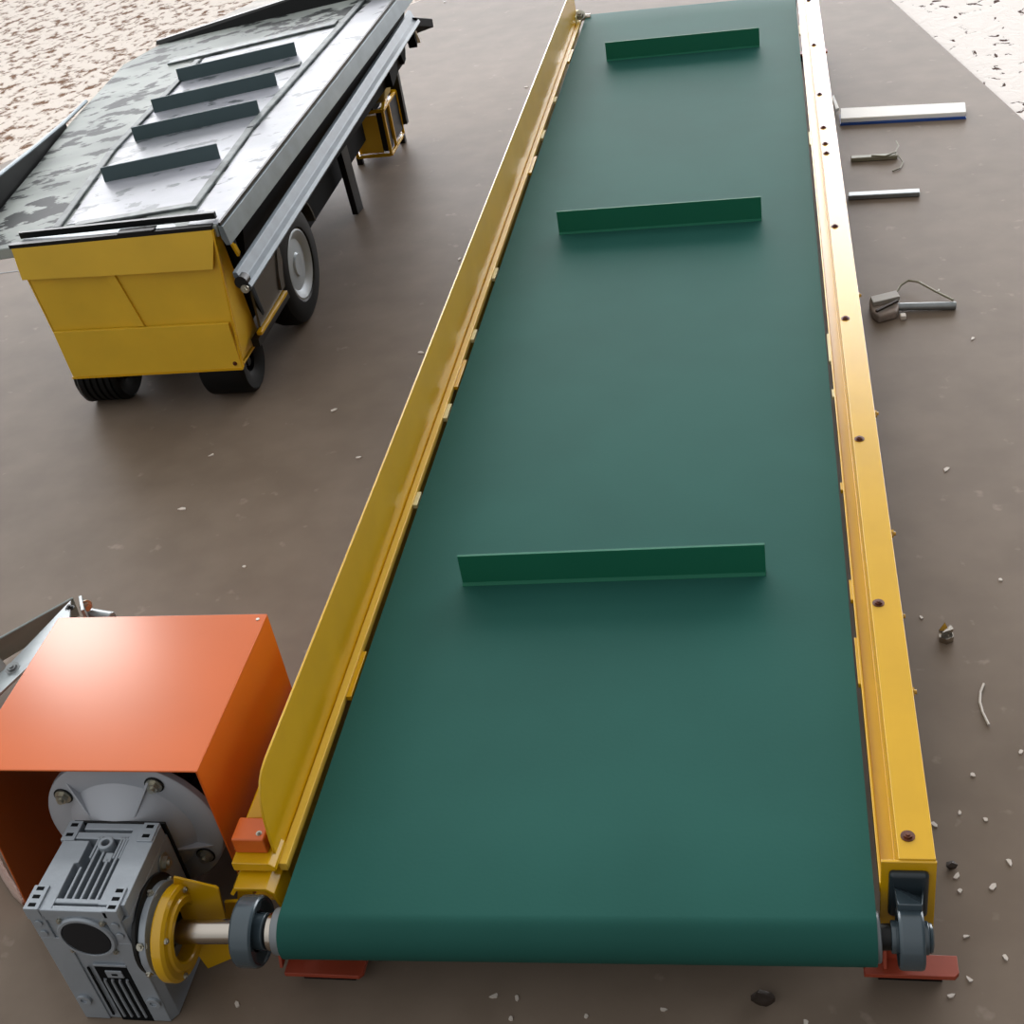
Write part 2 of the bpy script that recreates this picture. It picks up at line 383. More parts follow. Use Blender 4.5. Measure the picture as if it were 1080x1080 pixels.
# round flange with cone neck, ribs and bolts
b = MB()
b.lathe((MC[0], .110, MC[2]), (0, 1, 0), [(.052, 0), (.058, .004), (.066, .012), (.092, .032), (.098, .038), (.131, .040), (.137, .044), (.138, .054), (.0, .054)], 72)
for a in (2.25, 1.05, -.35, -1.9, -2.9):
    d = V((math.cos(a), 0, math.sin(a))); o = V((MC[0], 0, MC[2]))
    b.prism([o + d*.060 + V((0, .118, 0)), o + d*.126 + V((0, .1505, 0)), o + d*.060 + V((0, .1505, 0))], d.cross(V((0, 1, 0)))*.004)
mf = b.build('motor_flange', 'flange', C, .001)
for a in (2.50, .98, -.55, -2.2):
    d = V((math.cos(a), 0, math.sin(a)))
    p = V((MC[0], .149, MC[2])) + d*.115
    MB().cyl(p, p + V((0, -.0015, 0)), .015, 20).build('bolt_recess', 'blackm', mf)
    MB().hexbolt(p + V((0, -.001, 0)), (0, -1, 0), .0085, .007).build('bolt', 'bolt', mf)

# worm gearbox housing
gx0, gx1, gy0, gy1, gz0, gz1 = -.744, -.598, -.047, .110, -.1985, .060
b = MB()
top = .034
b.prism([(gx0, gy0+.003, gz0), (gx1-.008, gy0+.003, gz0), (gx1, gy0+.014, gz0), (gx1, gy1, gz0), (gx0, gy1, gz0)], (0, 0, top-gz0))
# raised top: side lands, cross bands and fins, with deep slots between
zt = gz1-.002
b.prism([(gx0, gy0+.002, top), (gx0+.040, gy0+.002, top), (gx0+.040, .034, top), (gx0+.046, .036, top), (gx0+.046, gy1-.035, top), (gx0+.004, gy1-.035, top)], (0, 0, zt-top))
b.box(gx1-.040, gx1, gy0+.012, gy1-.004, top, zt)
b.box(gx0+.02, gx1-.02, gy0+.001, gy0+.010, top, zt-.001)
b.box(gx0+.036, gx1-.034, gy0+.014, gy0+.022, top, zt-.001)
b.box(gx0+.020, gx1-.020, gy1-.030, gy1-.018, top, zt-.002)
b.box(gx0+.026, gx1-.010, gy1-.012, gy1, top, zt-.003)
for i in range(5):
    x = gx0 + .0515 + i*.0118
    ya, yb = ((gy0+.02, .030), (gy0+.02, gy1-.024), (gy0+.02, .058), (gy0+.02, .045), (gy0+.02, gy1-.024))[i]
    b.box(x-.0022, x+.0022, ya, yb, top, zt-.002)
for i, x in enumerate((gx0+.058, gx0+.094, gx0+.103)):
    b.box(x-.002, x+.002, .046, gy1-.024, top, zt-.002)
b.lathe((gx0+.074, .070, top), (0, 0, 1), [(.006, .012), (.006, .027), (.0115, .027), (.012, .024), (.012, 0)], 28)
b.box(gx0+.080, gx0+.092, .040, .056, top, zt-.002)
# front lands
b.box(gx0, gx0+.024, gy0, gy0+.004, -.004, gz1-.001)
b.box(gx1-.030, gx1-.008, gy0, gy0+.004, -.012, gz1-.001)
b.box(gx0, gx1-.008, gy0, gy0+.004, gz1-.016, gz1-.002)
b.box(gx0, gx0+.040, gy0+.0005, gy0+.004, gz0, -.004)
b.box(gx1-.036, gx1-.008, gy0+.0005, gy0+.004, gz0, -.012)
gh = b.build('gearbox', 'cast', C, .0014); gh['label'] = 'silver worm gearbox with slotted cooling fins'
# corner pads with dark slots
for (xa, xb, ya, yb, zz) in ((gx0-.001, gx0+.022, gy0-.001, gy0+.040, gz1+.001), (gx1-.024, gx1-.006, gy0-.001, gy0+.040, gz1+.001),
                         (gx0-.002, gx0+.020, gy1-.034, gy1+.002, gz1-.003), (gx1-.026, gx1-.002, gy1-.036, gy1-.002, gz1+.0005)):
    pd = MB().box(xa, xb, ya, yb, top+.004, zz).build('corner_pad', 'cast', gh, .001)
    k = 3 if ya < 0 else 2
    for i in range(k):
        yc = ya + (yb-ya)*(i+.55)/k
        MB().box((xa+xb)/2-.0055, (xa+xb)/2+.0055, yc-.003, yc+.003, zz-.004, zz+.0003).build('slot', 'dark', pd)
# side faces: pads with bolts on the front
for xx in (gx0+.012, gx1-.018):
    for zz in (.030, .008):
        MB().cyl((xx, gy0, zz), (xx, gy0-.0025, zz), .006, 16).build('bolt', 'cast', gh, .001)
for xx in (gx0+.016, gx1-.020):
    MB().lathe((xx, gy0, -.150), (0, -1, 0), [(.011, 0), (.011, .004), (.005, .004), (.005, .001), (0, .001)], 20).build('bolt', 'cast', gh, .0006)
# round end cap on the worm axis
cx, cz = -.668, .0025
MB().lathe((cx, gy0+.004, cz), (0, -1, 0), [(.0, .002), (.036, .002), (.0365, .009), (.041, .009), (.043, .006), (.043, 0)], 48).build('cap_ring', 'cast', gh, .0005)
MB().lathe((cx, gy0, cz), (0, -1, 0), [(0, .0045), (.034, .0045), (.0362, .003), (.0362, -.002), (0, -.002)], 48).build('end_cap', 'cap', gh)
for a in (.75, 2.3, 3.9, 5.5):
    p = (cx + .0455*math.cos(a), gy0+.003, cz + .0455*math.sin(a))
    MB().hexbolt(p, (0, -1, 0), .0045, .004).build('bolt', 'bolt', gh)
# lower recess with curved fins
MB().box(gx0+.060, gx1-.036, gy0+.0002, gy0+.0035, gz0, -.066).build('recess', 'dark', gh)
MB().box(gx0+.060, gx0+.112, gy0-.001, gy0+.003, -.0665, -.062).build('recess_frame', 'cast', gh, .0008)
MB().box(gx0+.074, gx0+.100, gy0-.0015, gy0+.003, -.092, -.076).build('name_tab', 'cast', gh, .001)
MB().box(gx0+.083, gx0+.092, gy0-.002, gy0+.002, -.086, -.082).build('slot', 'dark', gh)
for i in range(4):
    x = gx0+.066+i*.0115
    MB().tube([(x+.002, gy0, -.096), (x, gy0, -.102), (x, gy0, -.15), (x+.001, gy0, -.188)], .0022, 8).build('fin', 'cast', gh)
MB().bar((gx0+.050, gy0, -.070), (gx0+.050, gy0, -.186), .003, .002, up=(0, 1, 0)).build('slot', 'dark', gh)
# gasket band behind the housing
MB().box(gx0+.004, gx1+.0035, gy1, gy1+.004, gz0, gz1-.004).build('gasket', 'blackm', gh, .001)
# side boss, gap, yellow output flange
ay = axis_y(-.57); az = ZA-.004
MB().lathe((gx1-.002, ay+.008, az+.01), (1, 0, 0), [(0, 0), (.070, 0), (.070, .006), (.060, .009), (0, .009)], 48).build('side_boss', 'blackm', gh, .001)
MB().lathe((gx1+.002, ay+.004, az+.004), (1, 0, 0), [(.03, 0), (.062, 0), (.066, .004), (.066, .014), (.050, .016), (.050, .023), (.030, .023)], 48).build('side_cover', 'cast', gh, .001)
for a in (.5, 1.45, 2.6, 3.4, 4.3):
    p = V((gx1+.009, ay+.004+.062*math.cos(a), az+.004+.062*math.sin(a)))
    MB().hexbolt(p, (0, math.cos(a), math.sin(a)), .006, .005).build('bolt', 'bolt', gh)
MB().hexbolt((gx1+.001, .075, .012), (1, 0, 0), .010, .006).build('bolt', 'bolt', gh)
b = MB()
b.lathe((gx1+.024, ay, az), (1, 0, 0), [(.040, 0), (.066, 0), (.069, .003), (.069, .016), (.064, .020), (.054, .020), (.052, .024), (.043, .024), (.040, .022), (.040, 0)], 56)
of = b.build('output_flange', 'yellow', C, .0008); of['label'] = 'yellow ring flange around the drive shaft'
for a in (.9, 2.4, 4.0, 5.4):
    MB().hexbolt((gx1+.043, ay+.060*math.cos(a), az+.060*math.sin(a)), (1, 0, 0), .0045, .003, False).build('bolt', 'bolt', of)
# torque plate between ring and frame, and its outer return edge
ypl = ay+.042
b = MB()
b.prism([(-.566, ypl, .022), (-.512, ypl+.006, -.006), (-.509, ypl+.006, -.010), (-.528, ypl+.004, -.168), (-.575, ypl-.004, -.188), (-.570, ypl-.02, -.120), (-.570, ypl-.01, -.01)], (0, .004, 0))
tp = b.build('torque_plate', 'yellow', C, .0006)
MB().prism([(-.529, ypl+.002, -.169), (-.524, ypl+.002, -.169), (-.510, ypl+.004, -.095), (-.515, ypl+.004, -.095)], (0, -.006, 0)).build('plate_edge', 'yellow', tp)
b = MB(); b.prism([(-.556, .098, -.152), (-.500, .098, -.152), (-.490, .098, -.06), (-.505, .098, -.04), (-.524, .098, -.105), (-.546, .098, -.108)], (0, .006, 0)); b.box(-.52, -.486, .098, .16, -.08, -.072)
b.build('gearbox_bracket', 'yellow', C, .001)

# ================================================================== old loading conveyor behind
O = thing('loading_conveyor', (-1.35, 2.4, G), 'old dusty grey wheeled loading conveyor with a yellow front box', 'conveyor')
T = V((-.99, 1.70, .30)); th = .035
u = V((-th, 1, 0)).normalized(); v = V((-u.y, u.x, 0))
def W(s, t, dz=0.0):
    p = T + u*s + v*t; return V((p.x, p.y, .30 + .04*s - .11*t + dz))
# bed slab
outline = [(.009, .006), (.150, .623), (.162, .70), (.20, .78), (.443, .80), (.75, .815), (1.088, .84), (1.588, .843), (1.73, .75), (1.69, -.172), (1.552, -.153), (.80, -.078)]
bed = MB().prism([W(s, t, -.03) for s, t in outline], (0, 0, .03)).build('belt', 'oldbelt', O, .004); bed['label'] = 'dusty grey stained belt'
# glare-toned strip field between the seams
def quad(pts, h, name, m, par, bev=.0008):
    return MB().prism([W(s, t, -.002) for s, t in pts], (0, 0, h+.002)).build(name, m, par, bev)
quad([(.22, .495), (.16, .115), (.60, .088), (1.40, -.005), (1.42, .48), (.80, .535)], .0012, 'belt_lane', 'glossbelt', bed)
quad([(.015, .004), (.05, .095), (.60, .075), (1.50, -.035), (1.70, -.10), (1.70, -.168), (1.552, -.150), (.80, -.076)], .0014, 'belt_margin', 'glossbelt', bed)
MB().bar(W(.199, .515, .004), W(.70, .545, .004), .022, .010).build('seam', 'seam', bed, .003)
MB().bar(W(.70, .545, .004), W(1.40, .495, .004), .022, .010).build('seam', 'seam', bed, .003)
MB().bar(W(.14, .110, .004), W(.62, .090, .004), .022, .010).build('seam', 'seam', bed, .003)
MB().bar(W(.62, .090, .004), W(1.62, -.035, .004), .022, .012).build('seam', 'seam', bed, .003)
MB().bar(W(.16, .11, .003), W(.20, .46, .003), .03, .008).build('seam', 'seam', bed, .003)
for s, ta, tb in ((.455, .480, .130), (.735, .490, .092), (.955, .505, .098), (1.205, .505, .098)):
    a, c = W(s+.012, ta), W(s-.006, tb)
    b = MB(); d = (c-a).normalized(); nn = V((d.y, -d.x, 0)).normalized()
    if nn.y < 0: nn = -nn
    hh = V((0, 0, .042))
    b.faces([a, c, c+hh, a+hh, a+nn*.006, c+nn*.006, c+hh+nn*.006, a+hh+nn*.006], [(0, 1, 2, 3), (4, 7, 6, 5), (0, 4, 5, 1), (3, 2, 6, 7), (0, 3, 7, 4), (1, 5, 6, 2)])
    b.build('cleat', 'oldcleat', bed, .001)
# flattened worn cleat remnants
MB().bar(W(1.07, .50, .003), W(1.10, .06, .003), .035, .008).build('cleat', 'seam', bed, .002)
MB().bar(W(1.46, .62, .003), W(1.44, .02, .003), .05, .008).build('cleat', 'seam', bed, .002)
# left upstand strip (dark, with a pale top edge), near part only
b = MB(); lp = [(.20, .790), (.52, .808), (.79, .822), (1.06, .845)]
for (s0, t0), (s1, t1) in zip(lp[:-1], lp[1:]):
    h0, h1 = .10 - .09*(s0-.20)/.86, .10 - .09*(s1-.20)/.86
    b.faces([W(s0, t0, -.01), W(s1, t1, -.01), W(s1, t1, h1), W(s0, t0, h0), W(s0, t0+.006, -.01), W(s1, t1+.006, -.01), W(s1, t1+.006, h1), W(s0, t0+.006, h0)],
            [(0, 1, 2, 3), (4, 7, 6, 5), (3, 2, 6, 7), (0, 4, 5, 1), (0, 3, 7, 4), (1, 5, 6, 2)])
b.build('side_skirt', 'blackm', O)
MB().tube([W(s, t+.004, .10 - .09*(s-.20)/.86) for s, t in lp] + [W(1.25, .850, .004)], .006, 8).build('skirt_edge', 'rail', O)
# far end board
b = MB(); a, c = W(1.725, .765), W(1.675, -.17)
b.faces([a, c, c+V((0, .012, .075)), a+V((0, .012, .012)), a+V((0, .01, 0)), c+V((0, .01, 0)), c+V((0, .024, .075)), a+V((0, .024, .012))],
        [(0, 1, 2, 3), (4, 7, 6, 5), (3, 2, 6, 7), (0, 4, 5, 1), (0, 3, 7, 4), (1, 5, 6, 2)])
b.build('end_board', 'blackm', O)
# right rim rail (thin edge, pale side face)
ra, rc = W(0, 0), W(1.70, -.168)
MB().prism([ra + V((.001, 0, .003)), ra + V((.012, 0, .0)), ra + V((.020, 0, -.048)), ra + V((.008, 0, -.048)), ra + V((.001, 0, -.03))], rc-ra).build('side_rail', 'rail', O, .001)
MB().bar(ra + V((.006, .0, .006)), rc + V((.006, 0, .006)), .006, .008).build('edge_trim', 'blackm', O)
# lower gutter rail
fa, fc = V((-.915, 1.60, .205)), V((-.880, 3.46, .268))
gp = [(-.026, .022), (-.016, .020), (-.006, -.004), (.006, -.010), (.012, -.020), (.004, -.030), (-.014, -.018), (-.026, .010)]
MB().prism([fa + V((x, 0, z)) for x, z in gp], fc-fa).build('gutter_rail', 'gutter', O, .002)
MB().cyl(fa + V((-.01, -.004, -.004)), fa + V((-.01, .02, -.004)), .016, 20).build('gutter_end_cap', 'blackm', O)
MB().hexbolt(fa + V((-.004, -.004, -.020)), (0, -1, 0), .007, .006).build('bolt', 'bolt', O)
# chassis (dark)
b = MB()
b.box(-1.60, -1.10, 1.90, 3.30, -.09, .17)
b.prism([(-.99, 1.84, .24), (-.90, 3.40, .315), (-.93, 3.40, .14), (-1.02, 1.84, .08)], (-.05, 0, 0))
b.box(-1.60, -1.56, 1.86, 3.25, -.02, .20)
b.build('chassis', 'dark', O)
# front box of folded yellow sheet
f = 1.70
b = MB()
b.prism([(-1.038, f+.006, -.070), (-1.004, f+.006, .285), (-1.004, f+.030, .285), (-1.0355, f+.150, -.050), (-1.0378, f+.150, -.075)], (-.004, 0, 0))
b.prism([(-1.508, f+.006, -.070), (-1.540, f+.006, .280), (-1.540, f+.030, .280), (-1.512, f+.165, -.050), (-1.508, f+.165, -.075)], (.004, 0, 0))
b.prism([(-1.508, f+.008, -.078), (-1.034, f+.008, -.078), (-1.004, f+.008, .290), (-1.540, f+.008, .284)], (0, .004, 0))
b.box(-1.508, -1.034, f, f+.16, -.080, -.075)
fb = b.build('front_box', 'bin', O, .001, ang=5); fb['label'] = 'mustard yellow sheet steel front box'
MB().prism([(-1.537, f-.008, .206), (-1.310, f-.008, .200), (-1.030, f-.008, .196), (-1.004, f+.004, .292), (-1.541, f+.004, .286)], (0, .005, 0)).build('upper_lip', 'bin', fb, .0008)
MB().prism([(-1.512, f-.004, .054), (-1.036, f-.004, .047), (-1.034, f-.004, -.082), (-1.505, f-.004, -.078)], (0, .009, 0)).build('lower_plate', 'bin', fb, .0008)
MB().prism([(-1.318, f+.002, .206), (-1.296, f+.002, .204), (-1.262, f+.002, .052), (-1.290, f+.002, .052)], (0, .006, 0)).build('rib', 'bin', fb, .001)
MB().bar((-1.508, f-.002, -.080), (-1.034, f-.002, -.082), .006, .006).build('lower_edge', 'yellow', fb)
MB().bar((-1.032, f-.002, -.078), (-1.006, f+.004, .292), .005, .008, up=(0, 1, 0)).build('corner_edge', 'yellow', fb)
MB().hexbolt((-1.050, f-.004, -.066), (0, -1, 0), .004, .003).build('bolt', 'rust', fb)
MB().bar((-1.545, f+.012, .290), (-1.008, f+.012, .297), .016, .010).build('top_seal', 'blackm', O)
MB().bar((-1.535, f+.055, .298), (-1.008, f+.045, .312), .010, .016).build('top_seal', 'blackm', O)
MB().prism([(-1.255, f+.004, .302), (-1.155, f+.004, .304), (-1.17, f+.006, .286), (-1.24, f+.006, .285)], (0, .03, 0)).build('latch', 'blackm', O, .003)
MB().box(-1.53, -1.01, f+.02, f+.07, .262, .288).build('top_sheet', 'rail', O, .002)
# right hand side: black post, shiny panel, yellow sill
MB().prism([(-1.002, f+.035, .29), (-.972, f+.02, .275), (-.985, f+.06, .20), (-.998, f+.10, .07), (-1.012, f+.165, -.04), (-1.022, f+.150, -.04)], (0, .012, 0)).build('corner_post', 'dark', O)
MB().bar((-.985, f+.018, .288), (-.980, f+.05, .205), .006, .014, up=(0, 1, 0)).build('corner_strip', 'yellow', O)
MB().prism([(-1.010, 1.82, -.032), (-1.006, 2.06, -.024), (-1.002, 2.06, .12), (-1.004, 1.82, .12)], (-.006, 0, 0)).build('side_panel', 'shiny', O)
MB().bar((-1.010, 1.80, -.040), (-1.004, 2.02, -.034), .014, .010).build('sill', 'yellow', O, .001)
MB().bar((-1.018, 1.78, -.056), (-1.014, 2.06, -.050), .02, .022).build('sill', 'blackm', O)
# road wheel
def wheel_mesh(x0, x1, y, z, r):
    w = x1-x0; b = MB()
    b.lathe((x0, y, z), (1, 0, 0), [(r*.58, w*.06), (r*.62, 0), (r*.86, 0), (r*.96, w*.10), (r*.985, w*.22), (r, w*.3), (r, w*.7), (r*.985, w*.78), (r*.96, w*.9), (r*.86, w), (r*.62, w), (r*.58, w*.94), (r*.58, w*.06)], 56)
    for k in (.35, .5, .65): b.lathe((x0+w*k-.003, y, z), (1, 0, 0), [(r*.99, 0), (r*1.004, .001), (r*1.004, .005), (r*.99, .006)], 56)
    return b
wh = wheel_mesh(-1.096, -1.004, 2.185, -.032, .167).build('wheel', 'black', O)
MB().lathe((-1.012, 2.185, -.032), (1, 0, 0), [(0, .000), (.03, .001), (.034, -.004), (.072, -.008), (.085, .002), (.094, .006), (.099, .004), (.099, -.02), (0, -.02)], 48).build('wheel_rim', 'rimw', wh)
MB().lathe((-1.0065, 2.185, -.032), (1, 0, 0), [(.138, 0), (.140, .002), (.143, .002), (.145, 0)], 56).build('tyre_bead', 'greym', wh)
pts = [(-1.05, 2.185+.19*math.cos(a), -.032+.19*math.sin(a)) for a in [math.radians(d) for d in range(15, 176, 10)]]
b = MB()
for p, q in zip(pts[:-1], pts[1:]): b.bar(p, q, .10, .004, up=(0, 0.3, 1))
b.build('mudguard', 'shiny', O)
MB().cyl((-1.50, 2.185, -.032), (-1.09, 2.185, -.032), .02, 16).build('axle', 'blackm', O)
w2 = wheel_mesh(-1.55, -1.46, 2.185, -.032, .167).build('wheel', 'black', O)
# wide front tyres under the box
def fat(x0, x1, ribs):
    y, z, r = 1.80, -.115, .0845; w = x1-x0; b = MB()
    prof = [(.03, .012), (.045, .004), (r*.88, 0), (r*.97, .006), (r, .012)]
    if ribs:
        k = 6
        for i in range(k):
            a = .016 + (w-.032)*i/(k-1)
            prof += [(r, a-.004), (r*.94, a-.002), (r*.94, a+.002), (r, a+.004)]
    prof += [(r, w-.012), (r*.97, w-.006), (r*.88, w), (.045, w-.004), (.03, w-.012)]
    b.lathe((x0, y, z), (1, 0, 0), prof + [prof[0]], 48); return b
wl = fat(-1.527, -1.402, True).build('wheel', 'black', O)
wr = fat(-1.172, -1.046, False).build('wheel', 'black', O)
MB().lathe((-1.052, 1.80, -.118), (1, 0, 0), [(.066, .0), (.068, .004), (.071, .004), (.073, 0)], 40).build('tyre_bead', 'greym', wr)
MB().lathe((-1.519, 1.80, -.118), (1, 0, 0), [(.079, .0), (.0835, .001), (.0835, .006), (.079, .007)], 40).build('tyre_bead', 'greym', wl)
MB().cyl((-1.52, 1.80, -.118), (-1.06, 1.80, -.118), .012, 12).build('axle', 'blackm', O)
MB().box(-1.30, -1.28, 1.79, 1.81, -.118, -.07).build('axle_post', 'blackm', O)
# support leg
MB().prism([(-1.062, 2.885, .16), (-1.058, 2.945, .16), (-1.050, 2.962, G), (-1.052, 2.90, G+.004)], (-.02, 0, 0)).build('support_leg', 'blackm', O, .001)
MB().prism([(-1.5, 2.885, .12), (-1.5, 2.945, .12), (-1.5, 2.962, G), (-1.5, 2.90, G)], (-.02, 0, 0)).build('support_leg', 'blackm', O, .001)
# yellow cage with a box above
b = MB(); t = .010
x0, x1, y0, y1, z0, z1 = -1.163, -1.037, 3.36, 3.565, -.172, -.012
for x in (x0, x1):
    for y in (y0, y1): b.bar((x, y, z0), (x, y, z1), t, t, up=(0, 1, 0))
    for z in (z0, z1): b.bar((x, y0, z), (x, y1, z), t, t)
for y in (y0, y1):
    for z in (z0, z1): b.bar((x0, y, z), (x1, y, z), t, t)
b.bar((x1, 3.44, z0), (x1, 3.44, z1), t, t, up=(0, 1, 0))
b.bar((x1, y0, z1), (x1-.02, y1+.02, z1+.05), t*1.4, t)
cg = b.build('motor_cage', 'yellow', O, .001)
MB().box(x0+.006, x1-.03, y0+.012, y1-.01, z0+.006, z1-.02).build('cage_panel', 'bin', cg)
MB().box(x1-.025, x1+.002, 3.455, y1-.006, z0+.02, z1-.005).build('cage_panel', 'blackm', cg)
MB().box(x1-.03, x1-.004, y0+.012, 3.43, z0+.01, z1-.01).build('cage_panel', 'blackm', cg)
MB().box(x0+.1, x1+.018, y1+.01, y1+.035, z0+.03, z1+.06).build('cage_panel', 'blackm', cg)
MB().prism([(-1.12, 3.40, -.005), (-1.036, 3.40, .005), (-1.012, 3.40, .088), (-1.08, 3.40, .12)], (0, .10, .0)).build('gear_cover', 'olive', O, .006)
MB().box(-1.15, -1.07, 3.36, 3.5, -.02, .15).build('cage_hanger', 'blackm', O)
for q_ in ((-1.16, 3.37), (-1.04, 3.55)):
    MB().box(q_[0]-.01, q_[0]+.01, q_[1]-.01, q_[1]+.01, G, -.17).build('cage_foot', 'blackm', O)
# black handles and brackets at the far right end
b = MB()
b.prism([(-.91, 3.43, .275), (-.875, 3.44, .268), (-.868, 3.63, .208), (-.90, 3.66, .20), (-.93, 3.50, .22)], (0, 0, -.03))
b.bar((-.915, 3.46, .25), (-.92, 3.50, .16), .03, .03); b.bar((-.93, 3.30, .24), (-.925, 3.34, .155), .022, .03)
b.bar((-.935, 3.18, .24), (-.935, 3.20, .14), .03, .10)
b.build('end_handle', 'dark', O, .003)
MB().bar((-.905, 3.49, .215), (-.905, 3.53, .16), .012, .008).build('end_clip', 'white', O, .002)
MB().bar((-.926, 3.245, .215), (-.926, 3.26, .205), .012, .012).build('end_clip', 'white', O, .002)

# ================================================================== loose things
# grey plates behind the motor cover
K = thing('metal_bracket', (-1.10, .66, G), 'grey bent metal plates with bolt holes behind the orange cover', 'bracket')
def slab3(pts, th_):
    a, b_, c = [V(p) for p in pts[:3]]; n_ = (b_-a).cross(c-a).normalized()
    return MB().prism(pts, n_*th_)
slab3([(-1.205, .42, .03), (-1.025, .696, .0), (-1.06, .74, -.08), (-1.36, .62, -.19), (-1.45, .42, -.17)], .004).build('back_plate', 'teal', K, .001)
fp = slab3([(-1.09, .30, .0), (-1.006, .520, .01), (-.992, .62, .012), (-1.02, .680, .004), (-1.075, .52, -.01), (-1.14, .36, -.03), (-1.16, .28, -.04)], .005).build('front_plate', 'galv', K, .001)
slab3([(-1.016, .70, .002), (-.990, .655, .004), (-.985, .65, -.16), (-1.012, .71, G+.002)], .006).build('end_plate', 'galv', K, .001)
slab3([(-1.165, .285, -.042), (-1.09, .295, .0), (-1.05, .32, -.19), (-1.14, .30, G+.001)], .005).build('end_plate', 'galv', K, .001)
for p in ((-1.055, .50, .004), (-1.085, .42, -.002)):
    MB().hexbolt(p, (0, -.2, 1), .009, .004).build('bolt', 'greym', K)
MB().hexbolt((-1.0, .688, -.012), (1, -1, .2), .008, .006).build('bolt', 'bolt', K)
MB().hexbolt((-1.01, .655, .010), (0, 0, 1), .006, .004).build('bolt', 'blackm', K)
MB().cyl((-1.01, .695, -.035), (-.945, .675, -.03), .010, 14).build('pin', 'galv', K, .002)
MB().cyl((-1.20, .50, -.05), (-1.11, .54, -.03), .026, 20).build('sleeve', 'galv', K, .006)

tag(MB().tube([(-1.30, .33, G+.007), (-1.12, .262, G+.007), (-1.035, .236, G+.007), (-.994, .195, G+.007), (-.96, .165, G+.007), (-.943, .150, G+.007), (-.935, .18, G+.007), (-.937, .25, G+.007)], .0065, 10).build('cable', 'cord'),
    'pinkish cable curving on the floor left of the orange cover', 'cable')

# white strip with blue underside
S = thing('foam_strip', (.72, 3.35, G), 'long white strip with a blue lower edge on the floor', 'strip')
MB().prism([(.523, 3.325, G+.006), (.915, 3.283, G+.006), (.923, 3.372, G+.006), (.527, 3.425, G+.006)], (0, 0, .016)).build('strip', 'white', S, .003)
MB().prism([(.521, 3.318, G), (.915, 3.276, G), (.918, 3.36, G), (.524, 3.41, G)], (0, 0, .006)).build('backing', 'blue', S)
MB().prism([(.523, 3.425, G+.012), (.512, 3.42, G+.012), (.505, 3.54, G+.012), (.512, 3.56, G+.012)], (0, 0, .01)).build('folded_end', 'white', S)

tag(MB().bar((.514, 2.722, G+.008), (.716, 2.708, G+.008), .030, .014).build('steel_bar', 'greym', bevel=.003),
    'plain straight grey bar lying on the floor beside the rail', 'bar')
Wt = thing('rod', (.61, 3.0, G), 'short greenish rod with loose wire twisted round its end', 'rod')
MB().bar((.538, 3.008, G+.007), (.678, 3.0, G+.007), .024, .013).build('shank', 'wire', Wt, .003)
MB().tube([(.60, 3.0, G+.016), (.64, 2.985, G+.016), (.672, 3.005, G+.018), (.685, 3.05, G+.02), (.681, 3.09, G+.02)], .0025, 6).build('wire', 'wire', Wt)
MB().tube([(.678, 3.0, G+.012), (.69, 2.95, G+.006), (.678, 2.91, G+.004), (.655, 2.895, G+.003)], .0022, 6).build('wire', 'wire', Wt)

Tt = thing('clamp', (.63, 2.02, G), 'grey clamp head with a steel rod and a curved wire', 'tool')
b = MB()
b.prism([(.528, 2.045, G), (.592, 2.062, G), (.600, 2.005, G), (.590, 1.965, G), (.545, 1.945, G), (.530, 1.975, G)], (0, 0, .022))
b.build('head', 'wrap', Tt, .006)
MB().prism([(.530, 2.03, G+.022), (.596, 2.055, G+.022), (.602, 2.02, G+.022), (.535, 1.995, G+.022)], (0, 0, .012)).build('head_plate', 'sheet', Tt, .002)
MB().bar((.540, 1.96, G+.028), (.595, 2.005, G+.03), .006, .006).build('jaw', 'stone', Tt)
MB().box(.598, .612, 1.955, 1.975, G, G+.012).build('tab', 'chip', Tt, .003)
MB().cyl((.590, 2.006, G+.012), (.735, 1.998, G+.010), .010, 16).build('shank', 'greym', Tt, .002)
MB().tube([(.600, 2.09, G+.01), (.612, 2.118, G+.014), (.632, 2.13, G+.02), (.655, 2.112, G+.024), (.69, 2.055, G+.024), (.728, 2.005, G+.022)], .003, 8).build('wire', 'wire', Tt)
MB().tube([(.69, 2.055, G+.024), (.70, 2.06, G+.02), (.703, 2.085, G+.012)], .0022, 6).build('wire', 'wire', Tt)

nb = MB(); nb.cyl((.575, .772, G), (.575, .772, G+.012), .014, 6); nb.prism([(.565, .765, G+.012), (.586, .775, G+.012), (.582, .786, G+.012)], (.002, 0, .010)); nb.prism([(.563, .776, G+.008), (.580, .770, G+.012), (.574, .784, G+.02)], (0, .002, .008))
tag(nb.build('hex_nut', 'steel'), 'small shiny metal nut lying on the floor by the right rail', 'nut')
tag(MB().tube([(.624, .655, G+.003), (.616, .635, G+.003), (.612, .612, G+.003), (.613, .588, G+.003), (.619, .558, G+.003)], .0022, 8).build('cord', 'cordw'),
    'short curved white cord scrap on the floor right of the rail', 'cord')
b = MB(); random.seed(3)
bmesh.ops.create_icosphere(b.b, subdivisions=2, radius=.014)
for q_ in b.b.verts: q_.co = V((q_.co.x*1.1, q_.co.y*.8, q_.co.z*.6)) * random.uniform(.8, 1.2) + V((.251, .030, G+.007))
tag(b.build('dirt_lump', 'stone'), 'small dark lump on the floor in front of the green belt', 'debris')
b = MB()
bmesh.ops.create_icosphere(b.b, subdivisions=1, radius=.009)
for q_ in b.b.verts: q_.co = V((q_.co.x, q_.co.y*.8, q_.co.z*.6)) * random.uniform(.8, 1.2) + V((.527, .267, G+.005))
tag(b.build('pebble', 'stone'), 'small dark pebble on the floor beside the near end of the right rail', 'debris')

